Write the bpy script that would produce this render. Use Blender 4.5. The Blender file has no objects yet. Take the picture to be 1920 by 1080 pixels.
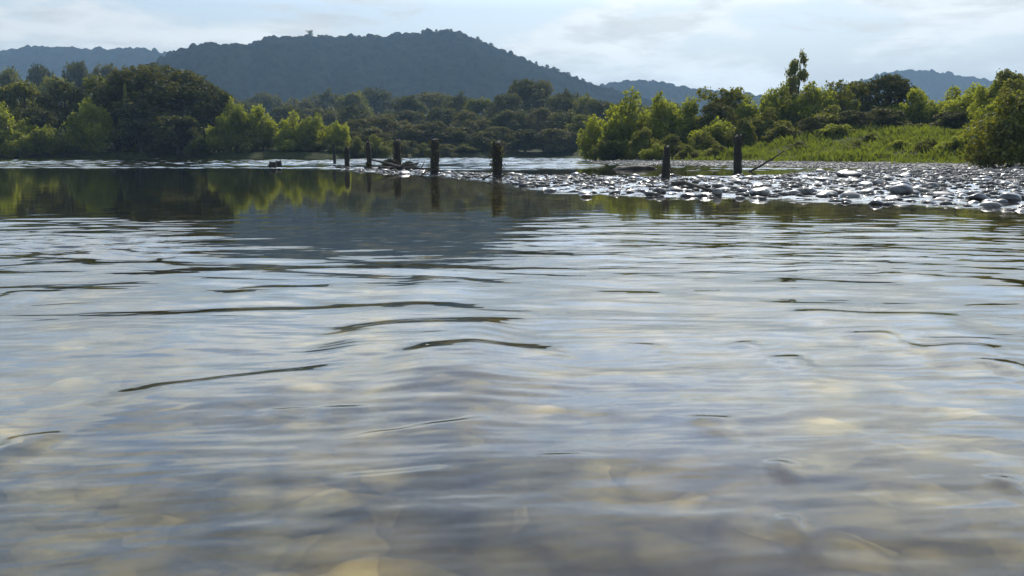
import bpy, math, random
import numpy as np
from mathutils import Vector

# ------------------------------------------------------------------ camera, world, sun, exposure
sc = bpy.context.scene
COL = sc.collection
R = math.radians
F = 1663.0            # focal length in pixels of a 1920 px wide frame
CAMZ = 1.3
HOR = 284.0           # row of the horizon in the photograph
PITCH = math.atan((540 - HOR) / F)
cam = bpy.data.cameras.new('camera')
cam.sensor_width = 36.0
cam.lens = 36.0 * F / 1920.0
cam.clip_start = 0.05
cam.clip_end = 9000
camo = bpy.data.objects.new('camera', cam)
COL.objects.link(camo)
camo.location = (0, 0, CAMZ)
camo.rotation_euler = (math.pi / 2 - PITCH, 0, 0)
sc.camera = camo

SUN_EL, SUN_AZ = 40.0, 15.0      # degrees; azimuth to the right of the view direction
sc.view_settings.view_transform = 'Standard'
sc.view_settings.look = 'None'
sc.view_settings.exposure = 0.2
sc.view_settings.gamma = 1.0

world = bpy.data.worlds.new('World')
sc.world = world
world.use_nodes = True
nt = world.node_tree
nt.nodes.clear()
def N(t, typ, **kw):
    n = t.nodes.new(typ)
    for k, v in kw.items():
        setattr(n, k, v)
    return n
out = N(nt, 'ShaderNodeOutputWorld')
bg = N(nt, 'ShaderNodeBackground')
bg.inputs['Strength'].default_value = 0.13
sky = N(nt, 'ShaderNodeTexSky', sky_type='NISHITA')
sky.sun_disc = False
sky.sun_elevation = R(SUN_EL)
sky.sun_rotation = R(SUN_AZ)
sky.air_density = 1.0
sky.dust_density = 0.4
sky.ozone_density = 1.0
tc = N(nt, 'ShaderNodeTexCoord')
sep = N(nt, 'ShaderNodeSeparateXYZ')
nt.links.new(tc.outputs['Generated'], sep.inputs[0])
def wm(op, a, b=None, c=None, clamp=False):
    n = N(nt, 'ShaderNodeMath', operation=op)
    n.use_clamp = clamp
    for i, v in enumerate((a, b, c)):
        if v is None: continue
        if hasattr(v, 'is_linked') or hasattr(v, 'links'): nt.links.new(v, n.inputs[i])
        else: n.inputs[i].default_value = v
    return n.outputs[0]
# clouds as a flat layer overhead: direction projected on a plane, softened near the horizon
zz = wm('ADD', wm('MAXIMUM', sep.outputs['Z'], 0.0), 0.16)
u = wm('DIVIDE', sep.outputs['X'], zz)
v = wm('DIVIDE', sep.outputs['Y'], zz)
comb = N(nt, 'ShaderNodeCombineXYZ')
nt.links.new(u, comb.inputs[0]); nt.links.new(v, comb.inputs[1])
cn = N(nt, 'ShaderNodeTexNoise')
cn.inputs['Scale'].default_value = 1.7
cn.inputs['Detail'].default_value = 7
cn.inputs['Roughness'].default_value = 0.58
cn.inputs['Distortion'].default_value = 0.35
nt.links.new(comb.outputs[0], cn.inputs['Vector'])
cr = N(nt, 'ShaderNodeMapRange', interpolation_type='SMOOTHSTEP')
cr.inputs['From Min'].default_value = 0.49
cr.inputs['From Max'].default_value = 0.61
cr.inputs['To Min'].default_value = 0.0
cr.inputs['To Max'].default_value = 0.92
nt.links.new(cn.outputs['Fac'], cr.inputs['Value'])
# thin haze veil near the horizon
veil = wm('MULTIPLY', wm('POWER', wm('SUBTRACT', 1.0, wm('MAXIMUM', sep.outputs['Z'], 0.0)), 7.0), 1.6, clamp=True)
# glow of the cloud towards the sun
sd = Vector((math.sin(R(SUN_AZ)) * math.cos(R(SUN_EL)), math.cos(R(SUN_AZ)) * math.cos(R(SUN_EL)), math.sin(R(SUN_EL))))
dot = N(nt, 'ShaderNodeVectorMath', operation='DOT_PRODUCT')
nt.links.new(tc.outputs['Generated'], dot.inputs[0])
dot.inputs[1].default_value = sd
glow = wm('POWER', wm('MAXIMUM', dot.outputs['Value'], 0.0), 5.0)
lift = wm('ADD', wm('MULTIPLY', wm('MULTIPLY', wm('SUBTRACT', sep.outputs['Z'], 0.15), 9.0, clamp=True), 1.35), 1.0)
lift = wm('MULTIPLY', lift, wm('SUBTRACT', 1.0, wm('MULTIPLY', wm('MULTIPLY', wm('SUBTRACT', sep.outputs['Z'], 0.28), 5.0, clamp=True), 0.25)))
cn2 = N(nt, 'ShaderNodeTexNoise')
cn2.inputs['Scale'].default_value = 4.5
cn2.inputs['Detail'].default_value = 5
nt.links.new(comb.outputs[0], cn2.inputs['Vector'])
shade = wm('ADD', wm('MULTIPLY', cn2.outputs['Fac'], 0.5), 0.75)
def tinted(val, col):
    n = N(nt, 'ShaderNodeMix', data_type='RGBA')
    n.blend_type = 'MULTIPLY'
    n.inputs[0].default_value = 1.0
    n.inputs[6].default_value = (*col, 1)
    nt.links.new(val, n.inputs[7])
    return n.outputs[2]
def blend(fac, a, b):
    n = N(nt, 'ShaderNodeMix', data_type='RGBA')
    nt.links.new(fac, n.inputs[0]); nt.links.new(a, n.inputs[6]); nt.links.new(b, n.inputs[7])
    return n.outputs[2]
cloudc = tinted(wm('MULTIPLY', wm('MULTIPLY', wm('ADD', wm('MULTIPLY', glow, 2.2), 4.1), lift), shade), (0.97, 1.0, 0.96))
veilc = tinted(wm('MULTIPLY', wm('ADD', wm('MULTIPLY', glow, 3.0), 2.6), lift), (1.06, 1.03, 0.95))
skyl = N(nt, 'ShaderNodeMix', data_type='RGBA')
skyl.blend_type = 'MULTIPLY'
skyl.inputs[0].default_value = 1.0
nt.links.new(sky.outputs[0], skyl.inputs[6])
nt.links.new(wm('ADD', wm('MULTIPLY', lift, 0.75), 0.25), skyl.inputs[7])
low = blend(veil, skyl.outputs[2], veilc)
# banks of soft cumulus low over the hills
mpw = N(nt, 'ShaderNodeMapping')
mpw.inputs['Scale'].default_value = (4.2, 4.2, 13.0)
mpw.inputs['Location'].default_value = (3.1, 0.4, 1.7)
nt.links.new(tc.outputs['Generated'], mpw.inputs['Vector'])
cn3 = N(nt, 'ShaderNodeTexNoise')
cn3.inputs['Scale'].default_value = 1.0
cn3.inputs['Detail'].default_value = 8
cn3.inputs['Roughness'].default_value = 0.55
nt.links.new(mpw.outputs[0], cn3.inputs['Vector'])
cr3 = N(nt, 'ShaderNodeMapRange', interpolation_type='SMOOTHSTEP')
cr3.inputs['From Min'].default_value = 0.47
cr3.inputs['From Max'].default_value = 0.58
nt.links.new(cn3.outputs['Fac'], cr3.inputs['Value'])
lowmask = wm('MULTIPLY', wm('SUBTRACT', 0.42, sep.outputs['Z']), 5.0, clamp=True)
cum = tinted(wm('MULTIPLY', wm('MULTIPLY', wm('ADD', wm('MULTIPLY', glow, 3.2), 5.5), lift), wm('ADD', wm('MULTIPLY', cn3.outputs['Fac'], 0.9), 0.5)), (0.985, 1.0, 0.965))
low = blend(wm('MULTIPLY', wm('MULTIPLY', cr3.outputs[0], lowmask), 0.8), low, cum)
nt.links.new(blend(wm('MULTIPLY', cr.outputs[0], 0.85), low, cloudc), bg.inputs['Color'])
nt.links.new(bg.outputs[0], out.inputs['Surface'])

sun = bpy.data.lights.new('sun', 'SUN')
sun.energy = 4.8
sun.angle = R(0.5)
sun.color = (1.0, 0.93, 0.82)
suno = bpy.data.objects.new('sun', sun)
COL.objects.link(suno)
suno.rotation_euler = (-sd).to_track_quat('-Z', 'Y').to_euler()
suno.location = sd * 50

cy = sc.cycles
cy.max_bounces = 8
cy.diffuse_bounces = 2
cy.glossy_bounces = 3
cy.transmission_bounces = 4
cy.transparent_max_bounces = 12
cy.volume_bounces = 1
cy.caustics_reflective = False
cy.caustics_refractive = False
cy.sample_clamp_indirect = 4.0
cy.use_denoising = True

# ------------------------------------------------------------------ helpers
rng = np.random.default_rng(7)
random.seed(7)
CP, SP = math.cos(PITCH), math.sin(PITCH)

def ray(px, py):
    a, b = (px - 960) / F, (540 - py) / F
    return a, CP + b * SP, -SP + b * CP         # x, y, z
def on_water(px, py, z=0.0):
    x, y, dz = ray(px, py)
    t = (z - CAMZ) / dz
    return x * t, y * t
def at_depth(px, py, Y):
    x, y, dz = ray(px, py)
    t = Y / y
    return x * t, Y, CAMZ + dz * t

def smooth(a, b, x):
    t = np.clip((x - a) / (b - a), 0, 1)
    return t * t * (3 - 2 * t)

def hash2(ix, iy, s=0):
    h = (ix.astype(np.int64) * 374761393 + iy.astype(np.int64) * 668265263 + s * 1442695041) & 0x7fffffff
    h = ((h ^ (h >> 13)) * 1274126177) & 0x7fffffff
    return ((h ^ (h >> 16)) & 0xffff) / 65535.0
def vnoise(x, y, s=0):
    ix, iy = np.floor(x), np.floor(y)
    fx, fy = x - ix, y - iy
    fx = fx * fx * (3 - 2 * fx); fy = fy * fy * (3 - 2 * fy)
    a, b = hash2(ix, iy, s), hash2(ix + 1, iy, s)
    c, d = hash2(ix, iy + 1, s), hash2(ix + 1, iy + 1, s)
    return (a + (b - a) * fx) * (1 - fy) + (c + (d - c) * fx) * fy
def fbm(x, y, s=0, o=4):
    r, a, t = 0, 1.0, 0
    for k in range(o):
        r = r + a * vnoise(x * 2 ** k, y * 2 ** k, s + k * 17); t += a; a *= 0.5
    return r / t

def mesh_from(name, verts, faces, mat=None, smooth_=True):
    me = bpy.data.meshes.new(name)
    verts = np.asarray(verts, dtype=np.float32)
    faces = np.asarray(faces, dtype=np.int32)
    n, k = faces.shape
    me.vertices.add(len(verts)); me.vertices.foreach_set('co', verts.ravel())
    me.loops.add(n * k); me.loops.foreach_set('vertex_index', faces.ravel())
    me.polygons.add(n)
    me.polygons.foreach_set('loop_start', np.arange(0, n * k, k, dtype=np.int32))
    me.polygons.foreach_set('loop_total', np.full(n, k, dtype=np.int32))
    me.polygons.foreach_set('use_smooth', np.full(n, smooth_, dtype=bool))
    me.update(calc_edges=True)
    if mat: me.materials.append(mat)
    return me
def link(name, me, parent=None, loc=(0, 0, 0)):
    o = bpy.data.objects.new(name, me)
    COL.objects.link(o)
    o.location = loc
    if parent: o.parent = parent
    return o
def tag(o, label=None, cat=None, group=None, kind=None):
    if label: o['label'] = label
    if cat: o['category'] = cat
    if group: o['group'] = group
    if kind: o['kind'] = kind
    return o
def grid_faces(nr, nc):
    i = np.arange((nr - 1) * (nc - 1))
    r, c = i // (nc - 1), i % (nc - 1)
    a = r * nc + c
    return np.stack([a, a + 1, a + nc + 1, a + nc], 1)

# ------------------------------------------------------------------ materials
def new_mat(name):
    m = bpy.data.materials.new(name)
    m.use_nodes = True
    m.node_tree.nodes.clear()
    o = m.node_tree.nodes.new('ShaderNodeOutputMaterial')
    return m, m.node_tree, o
def ramp(t, fac, stops):
    n = t.nodes.new('ShaderNodeValToRGB')
    e = n.color_ramp.elements
    while len(e) < len(stops): e.new(0.5)
    for i, (p, c) in enumerate(stops):
        e[i].position = p; e[i].color = (*c, 1)
    t.links.new(fac, n.inputs[0])
    return n.outputs[0]
def noise(t, vec, scale, detail=4, rough=0.5):
    n = t.nodes.new('ShaderNodeTexNoise')
    n.inputs['Scale'].default_value = scale
    n.inputs['Detail'].default_value = detail
    n.inputs['Roughness'].default_value = rough
    if vec is not None: t.links.new(vec, n.inputs['Vector'])
    return n

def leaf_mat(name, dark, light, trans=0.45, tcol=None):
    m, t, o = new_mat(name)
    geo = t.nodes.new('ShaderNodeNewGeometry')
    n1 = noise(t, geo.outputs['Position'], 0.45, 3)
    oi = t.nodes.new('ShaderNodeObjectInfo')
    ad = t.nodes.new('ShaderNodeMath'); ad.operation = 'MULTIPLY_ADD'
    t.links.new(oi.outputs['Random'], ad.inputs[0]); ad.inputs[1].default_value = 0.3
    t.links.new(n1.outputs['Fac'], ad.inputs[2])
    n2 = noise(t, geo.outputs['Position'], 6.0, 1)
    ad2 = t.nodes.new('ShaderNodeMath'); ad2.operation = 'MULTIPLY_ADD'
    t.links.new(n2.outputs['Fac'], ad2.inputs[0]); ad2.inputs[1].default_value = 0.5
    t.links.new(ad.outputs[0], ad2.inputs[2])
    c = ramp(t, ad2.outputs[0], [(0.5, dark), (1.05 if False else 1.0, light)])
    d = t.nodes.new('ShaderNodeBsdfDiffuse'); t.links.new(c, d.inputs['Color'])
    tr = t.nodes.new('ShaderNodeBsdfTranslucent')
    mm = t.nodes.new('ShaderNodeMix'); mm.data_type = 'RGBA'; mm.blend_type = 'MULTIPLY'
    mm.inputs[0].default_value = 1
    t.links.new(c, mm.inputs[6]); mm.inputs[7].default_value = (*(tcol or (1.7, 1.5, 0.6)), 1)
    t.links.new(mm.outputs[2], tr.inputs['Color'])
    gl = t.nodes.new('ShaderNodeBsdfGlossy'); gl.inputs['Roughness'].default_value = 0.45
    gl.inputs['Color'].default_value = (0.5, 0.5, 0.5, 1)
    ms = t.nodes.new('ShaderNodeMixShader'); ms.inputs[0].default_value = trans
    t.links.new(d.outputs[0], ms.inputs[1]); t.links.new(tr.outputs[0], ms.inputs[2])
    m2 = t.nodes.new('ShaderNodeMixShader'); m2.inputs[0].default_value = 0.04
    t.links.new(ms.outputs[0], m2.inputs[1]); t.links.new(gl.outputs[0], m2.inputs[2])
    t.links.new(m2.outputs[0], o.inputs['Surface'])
    return m

def bark_mat(name, a, b, scale=6, rough=0.85, spec=0.3):
    m, t, o = new_mat(name)
    tcn = t.nodes.new('ShaderNodeTexCoord')
    mp = t.nodes.new('ShaderNodeMapping'); mp.inputs['Scale'].default_value = (1, 1, 0.22)
    t.links.new(tcn.outputs['Object'], mp.inputs['Vector'])
    n1 = noise(t, mp.outputs[0], scale, 6, 0.65)
    c = ramp(t, n1.outputs['Fac'], [(0.3, a), (0.7, b)])
    p = t.nodes.new('ShaderNodeBsdfPrincipled')
    t.links.new(c, p.inputs['Base Color'])
    p.inputs['Roughness'].default_value = rough
    p.inputs['Specular IOR Level'].default_value = spec
    bp = t.nodes.new('ShaderNodeBump'); bp.inputs['Strength'].default_value = 0.7
    bp.inputs['Distance'].default_value = 0.03
    t.links.new(n1.outputs['Fac'], bp.inputs['Height'])
    t.links.new(bp.outputs[0], p.inputs['Normal'])
    t.links.new(p.outputs[0], o.inputs['Surface'])
    return m

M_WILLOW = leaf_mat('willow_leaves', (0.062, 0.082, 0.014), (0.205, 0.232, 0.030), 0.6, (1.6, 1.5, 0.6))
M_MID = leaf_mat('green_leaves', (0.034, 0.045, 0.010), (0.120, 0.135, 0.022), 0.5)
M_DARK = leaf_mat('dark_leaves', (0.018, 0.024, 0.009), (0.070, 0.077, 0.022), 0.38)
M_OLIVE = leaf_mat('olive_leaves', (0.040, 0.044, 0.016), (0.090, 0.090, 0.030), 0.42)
M_GRASS = leaf_mat('bank_grass', (0.036, 0.048, 0.010), (0.120, 0.150, 0.022), 0.5, (1.6, 1.5, 0.5))
M_BARK = bark_mat('bark', (0.03, 0.024, 0.018), (0.09, 0.075, 0.06))
M_POST = bark_mat('weathered_post_wood', (0.010, 0.009, 0.007), (0.038, 0.034, 0.026), 9)
M_DRIFT = bark_mat('driftwood', (0.02, 0.016, 0.012), (0.08, 0.07, 0.055), 9)

def ground_mat():
    m, t, o = new_mat('ground_soil_and_cobbles')
    geo = t.nodes.new('ShaderNodeNewGeometry')
    P = geo.outputs['Position']
    dist = noise(t, P, 2.0, 3)
    addv = t.nodes.new('ShaderNodeVectorMath'); addv.operation = 'MULTIPLY_ADD'
    t.links.new(dist.outputs['Color'], addv.inputs[0]); addv.inputs[1].default_value = (0.25, 0.25, 0.25)
    t.links.new(P, addv.inputs[2])
    vo = t.nodes.new('ShaderNodeTexVoronoi'); vo.inputs['Scale'].default_value = 3.0
    t.links.new(addv.outputs[0], vo.inputs['Vector'])
    vs = t.nodes.new('ShaderNodeTexVoronoi'); vs.inputs['Scale'].default_value = 11.0
    t.links.new(addv.outputs[0], vs.inputs['Vector'])
    big = noise(t, P, 1.3, 5, 0.6)
    # colour of each cobble
    sepc = t.nodes.new('ShaderNodeSeparateColor'); t.links.new(vo.outputs['Color'], sepc.inputs[0])
    stone = ramp(t, sepc.outputs[0], [(0.0, (0.10, 0.088, 0.050)), (0.45, (0.22, 0.195, 0.112)), (0.8, (0.36, 0.315, 0.185)), (1.0, (0.52, 0.46, 0.30))])
    gap = ramp(t, vo.outputs['Distance'], [(0.25, (1, 1, 1)), (0.62, (0.30, 0.30, 0.28))])
    mul = t.nodes.new('ShaderNodeMix'); mul.data_type = 'RGBA'; mul.blend_type = 'MULTIPLY'; mul.inputs[0].default_value = 1
    t.links.new(stone, mul.inputs[6]); t.links.new(gap, mul.inputs[7])
    bigc = ramp(t, big.outputs['Fac'], [(0.40, (0.30, 0.30, 0.24)), (0.50, (0.85, 0.8, 0.6)), (0.60, (1.6, 1.36, 0.85))])
    mul2 = t.nodes.new('ShaderNodeMix'); mul2.data_type = 'RGBA'; mul2.blend_type = 'MULTIPLY'; mul2.inputs[0].default_value = 1
    t.links.new(mul.outputs[2], mul2.inputs[6]); t.links.new(bigc, mul2.inputs[7])
    # soil with grass on the dry land above the beach
    sepp = t.nodes.new('ShaderNodeSeparateXYZ'); t.links.new(P, sepp.inputs[0])
    mr = t.nodes.new('ShaderNodeAttribute'); mr.attribute_name = 'soil'
    MR = mr.outputs['Fac']
    soil = ramp(t, big.outputs['Fac'], [(0.35, (0.014, 0.018, 0.007)), (0.65, (0.040, 0.048, 0.014))])
    fin = t.nodes.new('ShaderNodeMix'); fin.data_type = 'RGBA'
    t.links.new(MR, fin.inputs[0]); t.links.new(mul2.outputs[2], fin.inputs[6]); t.links.new(soil, fin.inputs[7])
    # grey gravel just above the water line
    mg = t.nodes.new('ShaderNodeMapRange'); mg.inputs['From Min'].default_value = -0.12; mg.inputs['From Max'].default_value = 0.0
    t.links.new(sepp.outputs['Z'], mg.inputs['Value'])
    mg2 = t.nodes.new('ShaderNodeMath'); mg2.operation = 'SUBTRACT'; mg2.use_clamp = True
    t.links.new(mg.outputs[0], mg2.inputs[0]); t.links.new(MR, mg2.inputs[1])
    sep2 = t.nodes.new('ShaderNodeSeparateColor'); t.links.new(vs.outputs['Color'], sep2.inputs[0])
    grv = ramp(t, sep2.outputs[0], [(0.0, (0.11, 0.105, 0.095)), (0.6, (0.24, 0.23, 0.21)), (1.0, (0.42, 0.40, 0.37))])
    fin2 = t.nodes.new('ShaderNodeMix'); fin2.data_type = 'RGBA'
    t.links.new(mg2.outputs[0], fin2.inputs[0]); t.links.new(fin.outputs[2], fin2.inputs[6]); t.links.new(grv, fin2.inputs[7])
    p = t.nodes.new('ShaderNodeBsdfPrincipled')
    t.links.new(fin2.outputs[2], p.inputs['Base Color']); p.inputs['Roughness'].default_value = 0.9; p.inputs['Specular IOR Level'].default_value = 0.05
    bp = t.nodes.new('ShaderNodeBump'); bp.inputs['Strength'].default_value = 0.45; bp.inputs['Distance'].default_value = 0.05
    bp.invert = True
    t.links.new(vo.outputs['Distance'], bp.inputs['Height']); t.links.new(bp.outputs[0], p.inputs['Normal'])
    t.links.new(p.outputs[0], o.inputs['Surface'])
    return m
M_GROUND = ground_mat()

def water_mat():
    m, t, o = new_mat('river_water')
    geo = t.nodes.new('ShaderNodeNewGeometry')
    at = t.nodes.new('ShaderNodeAttribute'); at.attribute_name = 'ripple'
    mp = t.nodes.new('ShaderNodeMapping'); mp.inputs['Scale'].default_value = (0.28, 1.0, 1.0)
    mp.inputs['Rotation'].default_value = (0, 0, R(-3))
    t.links.new(geo.outputs['Position'], mp.inputs['Vector'])
    n1 = noise(t, mp.outputs[0], 7.0, 6, 0.72)
    sub = t.nodes.new('ShaderNodeVectorMath'); sub.operation = 'SUBTRACT'
    t.links.new(n1.outputs['Color'], sub.inputs[0]); sub.inputs[1].default_value = (0.5, 0.5, 0.5)
    mu = t.nodes.new('ShaderNodeVectorMath'); mu.operation = 'MULTIPLY'
    t.links.new(sub.outputs[0], mu.inputs[0]); mu.inputs[1].default_value = (0.5, 1.0, 0.0)
    scn = t.nodes.new('ShaderNodeVectorMath'); scn.operation = 'SCALE'
    t.links.new(mu.outputs[0], scn.inputs[0]); t.links.new(at.outputs['Fac'], scn.inputs['Scale'])
    ad = t.nodes.new('ShaderNodeVectorMath'); ad.operation = 'ADD'
    t.links.new(scn.outputs[0], ad.inputs[0]); t.links.new(geo.outputs['Normal'], ad.inputs[1])
    nm = t.nodes.new('ShaderNodeVectorMath'); nm.operation = 'NORMALIZE'
    t.links.new(ad.outputs[0], nm.inputs[0])
    # air-water Fresnel reflectance, the same from both sides of the surface
    dt = t.nodes.new('ShaderNodeVectorMath'); dt.operation = 'DOT_PRODUCT'
    t.links.new(nm.outputs[0], dt.inputs[0]); t.links.new(geo.outputs['Incoming'], dt.inputs[1])
    def mth(op, a, b=None):
        n = t.nodes.new('ShaderNodeMath'); n.operation = op
        for i_, v_ in enumerate((a, b)):
            if v_ is None: continue
            if hasattr(v_, 'links'): t.links.new(v_, n.inputs[i_])
            else: n.inputs[i_].default_value = v_
        return n.outputs[0]
    ab = mth('ABSOLUTE', dt.outputs['Value'])
    om = mth('MAXIMUM', mth('SUBTRACT', 1.0, ab), 0.0)
    frv = mth('ADD', mth('MULTIPLY', mth('POWER', om, 5.0), 0.98), 0.02)
    gl = t.nodes.new('ShaderNodeBsdfGlossy'); gl.inputs['Roughness'].default_value = 0.03
    gl.inputs['Color'].default_value = (1, 1, 1, 1)
    t.links.new(nm.outputs[0], gl.inputs['Normal'])
    tr = t.nodes.new('ShaderNodeBsdfTransparent')
    ms = t.nodes.new('ShaderNodeMixShader')
    rf = t.nodes.new('ShaderNodeBsdfRefraction'); rf.inputs['IOR'].default_value = 1.333
    rf.inputs['Roughness'].default_value = 0.0
    t.links.new(nm.outputs[0], rf.inputs['Normal'])
    mt = t.nodes.new('ShaderNodeMixShader'); mt.inputs[0].default_value = 0.36
    t.links.new(tr.outputs[0], mt.inputs[1]); t.links.new(rf.outputs[0], mt.inputs[2])
    t.links.new(frv, ms.inputs[0]); t.links.new(mt.outputs[0], ms.inputs[1]); t.links.new(gl.outputs[0], ms.inputs[2])
    t.links.new(ms.outputs[0], o.inputs['Surface'])
    va = t.nodes.new('ShaderNodeVolumeAbsorption')
    va.inputs['Color'].default_value = (0.68, 0.67, 0.46, 1)
    va.inputs['Density'].default_value = 0.5
    t.links.new(va.outputs[0], o.inputs['Volume'])
    return m
M_WATER = water_mat()

def stone_mat(name, wet):
    m, t, o = new_mat(name)
    geo = t.nodes.new('ShaderNodeNewGeometry')
    oi = t.nodes.new('ShaderNodeObjectInfo')
    n1 = noise(t, geo.outputs['Position'], 5.0, 5, 0.6)
    ad = t.nodes.new('ShaderNodeMath'); ad.operation = 'MULTIPLY_ADD'
    t.links.new(oi.outputs['Random'], ad.inputs[0]); ad.inputs[1].default_value = 0.6
    t.links.new(n1.outputs['Fac'], ad.inputs[2])
    c = ramp(t, ad.outputs[0], [(0.40, (0.016, 0.018, 0.021)), (0.72, (0.055, 0.056, 0.055)), (1.0, (0.22, 0.205, 0.175))])
    sp = t.nodes.new('ShaderNodeSeparateXYZ'); t.links.new(geo.outputs['Position'], sp.inputs[0])
    wz = t.nodes.new('ShaderNodeMapRange'); wz.inputs['From Min'].default_value = 0.05; wz.inputs['From Max'].default_value = 0.12
    wz.inputs['To Min'].default_value = 0.45
    t.links.new(sp.outputs['Z'], wz.inputs['Value'])
    ml = t.nodes.new('ShaderNodeMix'); ml.data_type = 'RGBA'; ml.blend_type = 'MULTIPLY'; ml.inputs[0].default_value = 1
    t.links.new(c, ml.inputs[6]); t.links.new(wz.outputs[0], ml.inputs[7])
    p = t.nodes.new('ShaderNodeBsdfPrincipled')
    t.links.new(ml.outputs[2], p.inputs['Base Color'])
    p.inputs['Roughness'].default_value = 0.5 if wet else 0.8
    p.inputs['Coat Weight'].default_value = 0.5 if wet else 0.15
    p.inputs['Coat Roughness'].default_value = 0.12
    bp = t.nodes.new('ShaderNodeBump'); bp.inputs['Strength'].default_value = 0.35; bp.inputs['Distance'].default_value = 0.02
    t.links.new(n1.outputs['Fac'], bp.inputs['Height']); t.links.new(bp.outputs[0], p.inputs['Normal'])
    t.links.new(p.outputs[0], o.inputs['Surface'])
    return m
M_STONE = stone_mat('wet_river_stone', True)
M_PEBBLE = stone_mat('river_pebbles', False)

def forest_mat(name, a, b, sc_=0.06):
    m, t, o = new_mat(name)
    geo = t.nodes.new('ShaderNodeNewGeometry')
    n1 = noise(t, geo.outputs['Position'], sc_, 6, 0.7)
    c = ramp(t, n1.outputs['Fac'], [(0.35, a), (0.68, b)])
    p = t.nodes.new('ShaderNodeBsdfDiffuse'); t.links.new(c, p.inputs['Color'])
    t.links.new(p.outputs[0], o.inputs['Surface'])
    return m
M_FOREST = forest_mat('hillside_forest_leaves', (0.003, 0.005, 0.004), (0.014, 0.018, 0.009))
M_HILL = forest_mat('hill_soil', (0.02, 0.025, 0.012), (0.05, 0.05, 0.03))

# ------------------------------------------------------------------ terrain
LAND = np.array([(12, 178), (10.5, 135), (9.5, 104), (11, 90), (16, 84), (22, 78), (29, 69), (48, 56), (90, 45), (400, 30), (600, 600), (12, 600)], float)
BAR = np.array([(-15, 74), (-9, 57), (-5, 50), (-.6, 40.5), (0.8, 33.5), (1.9, 28.5), (5, 25.5), (7.4, 24), (9.5, 22.0), (11.5, 20.0), (16, 18), (40, 14), (120, 20), (100, 60), (30, 66), (19, 58), (15, 50), (8, 46), (1.3, 49), (-6, 60)], float)
def poly_sd(x, y, P):
    """signed distance to polygon, positive inside"""
    d2 = np.full(x.shape, 1e12); inside = np.zeros(x.shape, bool)
    n = len(P)
    for i in range(n):
        ax, ay = P[i]; bx, by = P[(i + 1) % n]
        ex, ey = bx - ax, by - ay
        t = np.clip(((x - ax) * ex + (y - ay) * ey) / (ex * ex + ey * ey), 0, 1)
        dx, dy = x - ax - t * ex, y - ay - t * ey
        d2 = np.minimum(d2, dx * dx + dy * dy)
        c = ((ay > y) != (by > y)) & (x < (bx - ax) * (y - ay) / ((by - ay) if by != ay else 1e-9) + ax)
        inside ^= c
    d = np.sqrt(d2)
    return np.where(inside, d, -d)
def far_shore(x):
    return 168 + 2.5 * np.sin(x * 0.06) + 1.5 * np.sin(x * 0.19 + 1) + 56 * smooth(-33, -20, x) * (1 - smooth(14, 24, x))
def ground(x, y):
    x = np.asarray(x, float); y = np.asarray(y, float)
    w = (fbm(x * 0.22, y * 0.22, 3) - 0.5)
    sl = poly_sd(x, y, LAND) + w * 3.5
    sb = poly_sd(x, y, BAR) + w * 2.5
    sf = y - far_shore(x)
    cap = 0.30 + 0.25 * smooth(4, 9, y) + 1.2 * smooth(9, 24, y)
    def side(s, slope): return -np.minimum(cap, slope * np.maximum(-s, 0))
    zb = np.where(sb > 0, -0.065 + 0.015 * (1 - smooth(-2, 7, x)) + 0.05 * smooth(0, 5, sb) + 0.20 * (fbm(x * 0.9, y * 0.9, 9) - 0.5) + 0.10*smooth(16, 30, x), side(sb, 0.10) - 0.05)
    land = 0.04 * np.clip(sl, 0, 9) + 0.5 * (fbm(x * 0.16, y * 0.16, 55) - 0.5) * smooth(9, 16, sl) + 3.1 * smooth(8, 34, sl) + 0.9 * smooth(30, 60, sl) + 0.9 * (fbm(x * 0.07, y * 0.07, 5) - 0.5) * smooth(8, 30, sl)
    zl = np.where(sl > 0, land, side(sl, 0.06))
    fl = 1.1 * np.clip(sf, 0, 1) + 1.8 * smooth(2, 25, sf)
    zf = np.where(sf > 0, fl, side(sf, 0.08))
    z = np.maximum(np.maximum(zb, zl), zf)
    und = z < -0.02
    near = 1 - smooth(12, 30, y)
    z = z + np.where(und, near * (0.16 * (fbm(x * 1.6, y * 2.0, 21) - 0.5)), 0)
    return z

def bump_canopy(x, y, cell, h, seed):
    """rounded crowns packed in jittered cells"""
    gx, gy = x / cell, y / cell
    ix, iy = np.floor(gx), np.floor(gy)
    best = np.zeros(x.shape)
    for ox in (-1, 0, 1):
        for oy in (-1, 0, 1):
            cx, cy_ = ix + ox, iy + oy
            jx, jy = cx + hash2(cx, cy_, seed), cy_ + hash2(cx, cy_, seed + 5)
            rr = 0.5 + 0.45 * hash2(cx, cy_, seed + 9)
            hh = 0.35 + 0.6 * hash2(cx, cy_, seed + 3) + 0.6 * hash2(cx, cy_, seed + 3) ** 9
            d = np.sqrt((gx - jx) ** 2 + (gy - jy) ** 2) / rr
            best = np.maximum(best, hh * np.sqrt(np.clip(1 - d * d, 0, 1)))
    return best * h
ORG = -14.0
rows = [-12.0]
while rows[-1] < 4200:
    y = rows[-1]
    rows.append(y + max(0.05, 0.012 * abs(y)) if y > 1 else y + 0.8)
rows = np.array(rows)
t_ = np.linspace(-1, 1, 560)
tanc = 0.62 * t_ + 1.2 * t_ ** 5
X = (rows[:, None] - ORG) * tanc[None, :]
Y = np.repeat(rows[:, None], len(tanc), 1)
Z = ground(X, Y)
nearb = (1 - smooth(7, 13, Y)) * (Z < -0.05)
cob = np.maximum(bump_canopy(X, Y, 0.42, 0.055, 801), bump_canopy(X, Y, 0.2, 0.035, 802)) + bump_canopy(X, Y, 0.11, 0.015, 803)
Z = Z + nearb * (cob - 0.02)
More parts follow.
